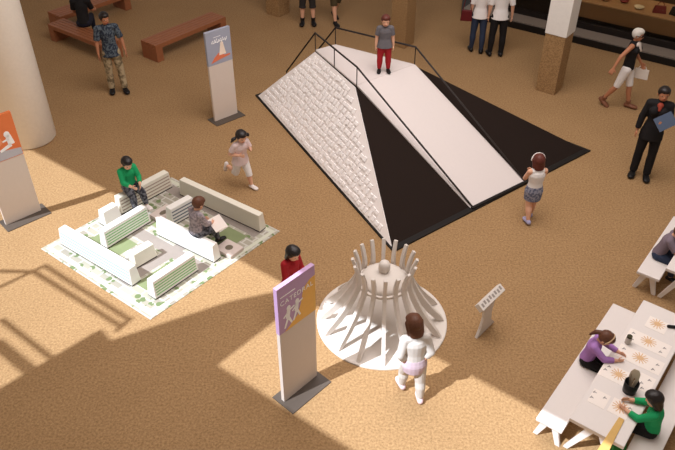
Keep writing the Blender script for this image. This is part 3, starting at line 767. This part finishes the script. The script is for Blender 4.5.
            m.limb(hc+hf*.40*hh-hr*.37*hh+hu*.02*hh, hc+hf*.40*hh+hr*.37*hh+hu*.02*hh, .025*hh, .025*hh)
            for s in (-1, 1): m.limb(hc+hf*.38*hh+hr*s*.37*hh+hu*.02*hh, hc-hf*.05*hh+hr*s*.40*hh+hu*.02*hh, .02*hh, .02*hh)
            m.build('sunglasses', mt, root, smooth=True)
        elif kind == 'sunhat':
            c = hc+hu*.20*hh-hf*.02*hh
            m.limb(c, c+hu*.16*hh, (.42*hh, .47*hh), (.36*hh, .40*hh), hr, n=18); m.limb(c-hf*0, c+hf*.14*hh-hu*.02*hh, (.40*hh, .42*hh*.12), (.40*hh, .05*hh), hr, n=14)
            m.build('hat', mt, root, smooth=True)
        elif kind == 'headband':
            for i in range(12):
                a, b = pi*i/12, pi*(i+1)/12
                f_ = lambda q: hc+hr*.46*hh*cos(q)+hu*(.06+.47*sin(q))*hh+hf*.06*hh
                m.limb(f_(a), f_(b), .045*hh, .045*hh, n=8)
            m.build('headband', mt, root, smooth=True)
        elif kind == 'scarf':
            c_ = it[2] if len(it) > 2 else 1
            m.ell(N+fw*.045*H-up_*.01*H, (ax*.05*H*c_, fw*.028*H, up_*.03*H)); m.limb(N+fw*.06*H, (Cc+fw*.09*H).lerp(N+fw*.06*H, 1-c_), (.035*H*c_, .012*H), (.02*H*c_, .01*H), ax)
            m.build('scarf', mt, root, smooth=True)
    # hair
    st, hm = hair; hm = {'hair_dark': S('hair_dark', (30, 22, 20), rough=.45, spec=.4, scale=60, var=.3), 'hair_brown': S('hair_brown', (96, 60, 42), rough=.5, scale=60, var=.25), 'hair_light': S('hair_light', (150, 108, 72), rough=.5, scale=60, var=.25), 'hair_red': S('hair_red', (92, 44, 34), rough=.5, scale=60, var=.25), 'hair_grey': S('hair_grey', (205, 198, 188), rough=.6, scale=60, var=.1)}[hm]
    m = MB()
    m.ell(hc+hu*.09*hh-hf*.085*hh, (hr*.415*hh, hf*.445*hh, hu*.45*hh))
    m.ell(hc+hu*.30*hh+hf*.04*hh, (hr*.37*hh, hf*.38*hh, hu*.245*hh))
    if st in ('long', 'bob'):
        l = .95 if st == 'long' else .50
        m.limb(hc-hf*.16*hh+hu*.1*hh, hc-hf*.20*hh-hu*l*hh, (.41*hh, .30*hh), (.34*hh, .16*hh), hr)
        for s in (-1, 1): m.limb(hc+hr*s*.33*hh+hu*.12*hh-hf*.02*hh, hc+hr*s*.34*hh-hu*(l-.1)*hh-hf*.08*hh, .13*hh, .09*hh)
    if st == 'pigtails':
        for s in (-1, 1):
            a = hc+hr*s*.36*hh-hf*.12*hh-hu*.05*hh; m.ell(a, (hr*.1*hh, hf*.1*hh, hu*.1*hh)); b = a+hr*s*.26*hh-hu*.12*hh; m.limb(a, b, .10*hh, .15*hh); m.limb(b, b+hr*s*.12*hh-hu*.22*hh, .14*hh, .06*hh)
    if st == 'ponytail':
        a = hc-hf*.46*hh+hu*.05*hh; b = a-hf*.14*hh-hu*.3*hh; m.limb(a, b, .12*hh, .15*hh); m.limb(b, b-hu*.45*hh+hf*.04*hh, .15*hh, .06*hh)
    if st == 'bun': m.ell(hc-hf*.45*hh+hu*.05*hh, (hr*.2*hh, hf*.17*hh, hu*.2*hh))
    q = m.build('hair', hm, root); voxel(q, vs*1.2, 2)
    info = dict(A=A, J=J, N=N, hc=hc, H=H, fw=fw, ax=ax, up=up_, M=Matrix.Translation(root.location) @ Matrix.Rotation(R(face)-pi/2, 4, 'Z'))
    return root, info
def degrees_(x): return math.degrees(x)
def world(info, p): return info['M'] @ V(p)

KIDS, ADULTS = 'children around the exhibits', 'adult visitors'
c_white = S('cloth_white', (232, 226, 222), rough=.8); c_soft = S('cloth_soft_white', (206, 198, 190), rough=.8); c_black = S('cloth_black', (22, 19, 20), rough=.8); c_navy = S('cloth_navy', (26, 26, 40), rough=.8)
c_green = S('cloth_green', (26, 154, 94), rough=.8); c_grey = S('cloth_grey', (104, 100, 104), rough=.8, var=.12, scale=50); c_red = S('cloth_red', (166, 30, 38), rough=.8)
c_purple = S('cloth_purple', (166, 120, 184), rough=.8); c_pinkw = S('cloth_pinkish', (222, 200, 196), rough=.8); c_jeans = S('cloth_jeans', (44, 54, 76), rough=.8)
c_khaki = mat('cloth_camouflage', srgb(176, 158, 126), rough=.85, col2=srgb(112, 98, 74), scale=9)
c_hawaii = mat('cloth_floral', srgb(38, 46, 60), rough=.8, col2=srgb(86, 96, 104), scale=26)
c_skirt = mat('cloth_patterned', srgb(150, 150, 164), rough=.85, col2=srgb(92, 98, 122), scale=28)
c_leg = mat('cloth_patterned_dark', srgb(44, 44, 50), rough=.85, col2=srgb(110, 110, 116), scale=22)
c_gpurp = S('cloth_grey_purple', (120, 106, 116), rough=.85, var=.1, scale=40); c_check = mat('cloth_check', srgb(170, 158, 160), rough=.85, col2=srgb(134, 124, 130), scale=30)
s_white = S('shoe_white', (226, 216, 212), rough=.6); s_black = S('shoe_black', (20, 17, 17), rough=.5); s_lilac = S('shoe_lilac', (168, 164, 196), rough=.6); s_sand = S('shoe_sandal', (120, 76, 54), rough=.5); s_pink = S('shoe_pink', (222, 196, 200), rough=.6)

# boy on the ramp
person('boy in grey shirt and red trousers standing on top of the ramp', KIDS, at(383.5, 71.5, ZT+.025), -90, 1.06, dict(saL=12, saR=12, elL=8, elR=8, abL=5, abR=5, nod=8),
       [('shirt', c_grey, .75, .055), ('trousers', c_red, 1.95), ('shoes', s_black)], child=True, hair=('short', 'hair_red'))
# running girl with pigtails
person('girl in pale clothes with dark pigtails running behind the map mat', KIDS, at(243, 186), -46, 1.16, dict(hipL=22, knL=10, hipR=-14, knR=84, shR=-14, elR=115, shL=14, elL=120, fiL=35, fiR=35, saL=18, saR=20, lean=8, nod=10, yaw=-6),
       [('shirt', c_pinkw, .7, .06), ('trousers', c_white, 1.25), ('shoes', s_white)], child=True, hair=('pigtails', 'hair_dark'))
# girl in patterned skirt, seen from behind
person('girl in white top and grey patterned skirt seen from behind at the ramp foot', KIDS, at(528, 219), 97, 1.20, dict(hipL=-8, knL=14, hipR=10, knR=4, abL=-1, abR=-1, shL=26, elL=95, fiL=55, shR=28, elR=95, fiR=55, saL=8, saR=8, nod=16),
       [('shirt', c_white, .0, .03), ('skirt', c_skirt, .62), ('shoes', s_lilac), ('headband', c_white)], child=True, female=True, hair=('bob', 'hair_red'))
# girl in white by the crown
person('girl in white seen from behind, walking beside the ribbed crown', KIDS, at(411, 396), 100, 1.28, dict(hipL=26, knL=24, hipR=-8, knR=4, shL=-12, elL=25, shR=-16, elR=30, fiR=38, fiL=34, saL=16, saR=14, nod=24, lean=6, yaw=6),
       [('shirt', c_soft, 1.5, .04), ('skirt', S('cloth_pale_pink', (206, 184, 194), rough=.8), .32), ('trousers', c_soft, 1.92, 0, 'leggings'), ('shoes', s_pink)], child=True, female=True, hair=('bob', 'hair_brown'))
# child in red behind the sign
person('child in red behind the purple sign', KIDS, at(290, 258.5, 1.02)*V((1, 1, 0)) if False else V((at(290, 252, 1.03).x, at(290, 252, 1.03).y, 0)), -40, 1.16, dict(nod=22, shR=10, elR=30, shL=12, elL=30),
       [('shirt', c_red, 1.9, .06), ('trousers', c_jeans, 1.95), ('shoes', s_black)], child=True, hair=('bob', 'hair_dark'))
# child in green on the block
gp = at(135, 206, .0); q = at(122.2, 215.5).lerp(at(173, 187.7), .29)+(-UD)*.095
person('child in green sitting on the tan striped block', KIDS, (q.x, q.y, .011), -48, 1.14, dict(hipL=80, hipR=75, knL=68, knR=70, abL=6, abR=6, shL=30, shR=34, elL=42, elR=48, fiL=28, fiR=28, lean=6, nod=20),
       [('shirt', c_green, 1.75, .02), ('trousers', c_leg, 1.9), ('shoes', s_white)], child=True, seat=.325, hair=('short', 'hair_dark'))
# child in grey sitting on the mat
q = at(157, 235.5).lerp(at(214.5, 263.8), .66)+VD*.10
cg, ci = person('child in grey sitting on the long white block with the book', KIDS, (q.x, q.y, .011), 46, 1.12, dict(hipL=86, hipR=82, knL=68, knR=68, abL=8, abR=8, shL=22, shR=26, elL=46, elR=44, fiL=20, fiR=24, lean=8, nod=22),
       [('shirt', c_check, 1.8, .03), ('trousers', c_leg, 1.9), ('shoes', s_black)], child=True, seat=.30, hair=('short', 'hair_brown'))
p = (world(ci, ci['A']['L'][2])+world(ci, ci['A']['R'][2]))/2
m = MB(); Mb = Matrix.Rotation(R(30), 3, 'Z') @ Matrix.Rotation(R(-12), 3, 'Y'); m.box((0, 0, 0), (.20, .34, .012), M=Mb)
tag(m.build('open_book', S('paper', (240, 230, 222)), loc=p+V((.16, -.03, -.03))), 'pale open booklet held by the child in grey on the white block', 'book')
# table children
def seat_at(px, py): q = at(px, py, HB); return V((q.x, q.y, 0))
tdeg = math.degrees(TA)
q = seat_at(586, 361)
person('child in purple sitting on the bench left of the drawing table', KIDS, q, tdeg-90+8, 1.06, dict(hipL=82, hipR=80, knL=84, knR=82, abL=6, abR=6, shL=62, shR=66, elL=34, elR=30, fiL=20, fiR=30, lean=10, nod=34),
       [('shirt', c_purple, 1.8, .03), ('trousers', c_black, 1.9), ('shoes', s_white), ('headband', S('band_beige', (196, 164, 128), rough=.6))], child=True, female=True, seat=HB, hair=('ponytail', 'hair_brown'))
q = rbp+tn*.15+tdir*.30
q = seat_at(653, 433)-tn*.03
person('child in green sitting on the bench right of the drawing table', KIDS, q, tdeg+90+6, 1.08, dict(hipL=82, hipR=80, knL=84, knR=82, abL=5, abR=5, shL=58, shR=60, elL=40, elR=36, fiL=22, fiR=26, lean=6, nod=20),
       [('shirt', c_green, 1.7, .03), ('trousers', c_black, 1.9), ('shoes', s_black)], child=True, female=True, seat=HB, hair=('bob', 'hair_dark'))
q = seat_at(658, 256)
person('child in grey-purple sitting on the bench at the right edge', KIDS, q, tdeg-90+4, 1.14, dict(hipL=82, hipR=80, knL=84, knR=82, abL=5, abR=5, shL=62, shR=64, elL=30, elR=28, lean=16, nod=22),
       [('shirt', c_gpurp, .9, .03), ('trousers', c_jeans, 1.9), ('shoes', s_black)], child=True, seat=HB, hair=('short', 'hair_brown'))
# man in the floral shirt
person('man in dark floral shirt and camouflage trousers beside the benches', ADULTS, at(119, 91.5), -68, 1.66, dict(abL=5, abR=4, hipL=4, hipR=-2, saL=16, saR=12, elL=16, elR=12, shL=6, shR=4, nod=6, yaw=18),
       [('shirt', c_hawaii, .85, .07), ('trousers', c_khaki, 1.97, .014), ('shoes', s_black)], skin='skin_tan', hair=('short', 'hair_dark'))
# person on the bench
q = at(77, 28, .40)
person('person in black sitting on a wooden bench with back turned', ADULTS, (q.x+VD.x*.17+UD.x*.06, q.y+VD.y*.17+UD.y*.06, 0), 97, 1.62, dict(hipL=93, hipR=93, knL=88, knR=88, shL=28, shR=30, elL=45, elR=50, lean=10, nod=10),
       [('shirt', c_black, .8, .03), ('trousers', c_navy, 1.9), ('shoes', s_black)], seat=.40, skin='skin_tan', hair=('short', 'hair_dark'))
# two pairs of legs at the top edge
person('person in dark shorts and black boots at the top edge, facing us', ADULTS, at(308, 24.5), -88, 1.72, dict(abL=5, abR=5, saL=10, saR=10),
       [('shirt', c_black, .8, .08), ('trousers', S('cloth_charcoal', (46, 42, 40), rough=.85), 1.15, .018, 'shorts'), ('shoes', s_black, .22)], skin='skin_light', hair=('short', 'hair_dark'))
person('person with one bare leg and dark trousers walking right of the black boots', ADULTS, at(336, 22.5), -60, 1.68, dict(hipL=-14, knL=14, hipR=14, knR=4, saL=10, saR=10),
       [('shirt', c_navy, .8, .08), ('trousers', S('cloth_olive', (74, 62, 40), rough=.85), 1.0, .012, 'shorts'), ('shoes', s_black)], skin='skin_light', hair=('short', 'hair_dark'))
# the pair in white shirts
pl_, pli = person('person in white top and blue jeans with a red shoulder bag, back turned', ADULTS, at(475.5, 52.5), 84, 1.64, dict(hipL=4, hipR=-3, saL=10, saR=8, elL=10),
       [('shirt', c_white, .9, .05), ('trousers', c_jeans, 1.97), ('shoes', s_black)], female=True, hair=('long', 'hair_dark'))
person('person in white shirt and black trousers, back turned, right of the red bag', ADULTS, at(494.5, 56), 86, 1.74, dict(abL=4, abR=4, saL=9, saR=12, elL=10, elR=10),
       [('shirt', c_white, .95, .05), ('trousers', c_black, 1.97, .006), ('shoes', s_black)], hair=('short', 'hair_dark'))
p = world(pli, pli['J']['L'][0]+V((-.215, -.02, .02)))
t = thing('shoulder_bag', 'dark red shoulder bag hanging at the side of the person in jeans', 'bag', p, R(80))
m = MB(); m.hull8([V((x*.045, y*.13, -.14)) for x, y in ((-1, -1), (1, -1), (1, 1), (-1, 1))], [V((x*.03, y*.11, .10)) for x, y in ((-1, -1), (1, -1), (1, 1), (-1, 1))]); m.build('body', S('bag_red', (92, 22, 24), rough=.5), t, bevel=.015)
tube([(0, -.09, .09), (-.0, -.04, .4), (.10, .0, .56), (.0, .05, .4), (0, .09, .09)], .009, 'strap', t, S('bag_red', (92, 22, 24)))
# white-haired woman walking
wl, wi = person('woman with white hair and sunglasses, black top and white shorts, striding to the right', ADULTS, at(617.5, 107), -38, 1.62, dict(hipL=13, knL=3, hipR=-14, knR=16, shR=-30, elR=16, saR=34, fiR=-10, shL=4, elL=34, saL=16, nod=6, yaw=6),
       [('shirt', c_black, .0, .03), ('trousers', c_white, 1.0, .0, 'shorts'), ('shoes', s_sand, .18), ('scarf', S('cloth_pearl', (205, 192, 182), rough=.7)), ('sunglasses', S('dark_lens', (28, 20, 20), rough=.2))], female=True, skin='skin_tan', hair=('short', 'hair_grey'))
p = world(wi, wi['A']['L'][2]+wi['A']['L'][4]*.09)
t = thing('handbag', 'flat white bag carried by the woman in white shorts', 'bag', p+V((0, 0, -.16)), R(-30))
m = MB(); m.hull8([V((x*.14, y*.03, -.09)) for x, y in ((-1, -1), (1, -1), (1, 1), (-1, 1))], [V((x*.13, y*.018, .11)) for x, y in ((-1, -1), (1, -1), (1, 1), (-1, 1))]); m.build('body', S('bag_white', (214, 204, 194), rough=.6), t, bevel=.01)
tube([(-.08, 0, .10), (-.05, 0, .16), (.05, 0, .16), (.08, 0, .10)], .008, 'handle', t, S('bag_white', (214, 204, 194)))
# woman in the black suit
bl_, bi = person('woman in black suit with a blue folder near the right edge', ADULTS, at(638.5, 175.5), -112, 1.66, dict(abL=3, abR=3, hipL=3, saR=14, elR=10, shL=14, saL=12, elL=92, fiL=30, shR=0, nod=4, yaw=10),
       [('jacket', c_black, 1.93, .10, 'jacket'), ('trousers', c_black, 1.98, .014), ('shoes', s_black), ('scarf', S('blouse_rust', (150, 62, 44), rough=.7), .62)], female=True, skin='skin_tan', hair=('bun', 'hair_dark'))
p = world(bi, bi['A']['L'][2]+bi['A']['L'][4]*.08)
t = thing('folder', 'blue-grey folder held by the woman in the black suit', 'folder', p+V((.05, .02, .05)), R(-112)-pi/2+.3)
m = MB(); Mb = Matrix.Rotation(R(-48), 3, 'X') @ Matrix.Rotation(R(28), 3, 'Z'); m.box((0, .02, .0), (.31, .23, .008), M=Mb); m.build('cover', S('folder_blue', (74, 86, 106), rough=.6), t)
m = MB(); m.box(Mb@V((0, .0, -.008))+V((0, .02, 0)), (.295, .215, .006), M=Mb); m.build('page', S('paper', (240, 230, 222)), t)

# ------------------------------------------------------------------ light
w = bpy.data.worlds.new('world'); scene.world = w; w.use_nodes = True
bg = w.node_tree.nodes['Background']; bg.inputs['Color'].default_value = (1, .95, .91, 1); bg.inputs['Strength'].default_value = .36
sl = bpy.data.lights.new('sun', 'SUN'); sl.energy = 6.6; sl.angle = R(.4); sl.color = (.95, 1.03, 1.14)
so = bpy.data.objects.new('sun', sl); COL.objects.link(so); so.rotation_euler = (-SDIR).to_track_quat('Z', 'Y').to_euler(); so.location = (-12, -8, 22)
def area(name, loc, size, power, col=(1, .92, .84)):
    l = bpy.data.lights.new(name, 'AREA'); l.shape = 'RECTANGLE'; l.size, l.size_y = size; l.energy = power; l.color = col
    o = bpy.data.objects.new(name, l); COL.objects.link(o); o.location = loc; return o
area('overhead_fill', (1.3, 8.9, 8.9), (7.5, 7.5), 900, (1, .93, .915))  # added soft fill for the areas out of the sun, no real lamp
area('shop_light', tuple(G0+nd*1.2+ud*3+V((0, 0, 2.9))), (3, 1), 18, (1, .8, .55))
scene.view_settings.view_transform = 'Standard'; scene.view_settings.look = 'None'; scene.view_settings.gamma = 1; scene.view_settings.exposure = 0
scene.view_settings.use_curve_mapping = False
scene.cycles.max_bounces = 8
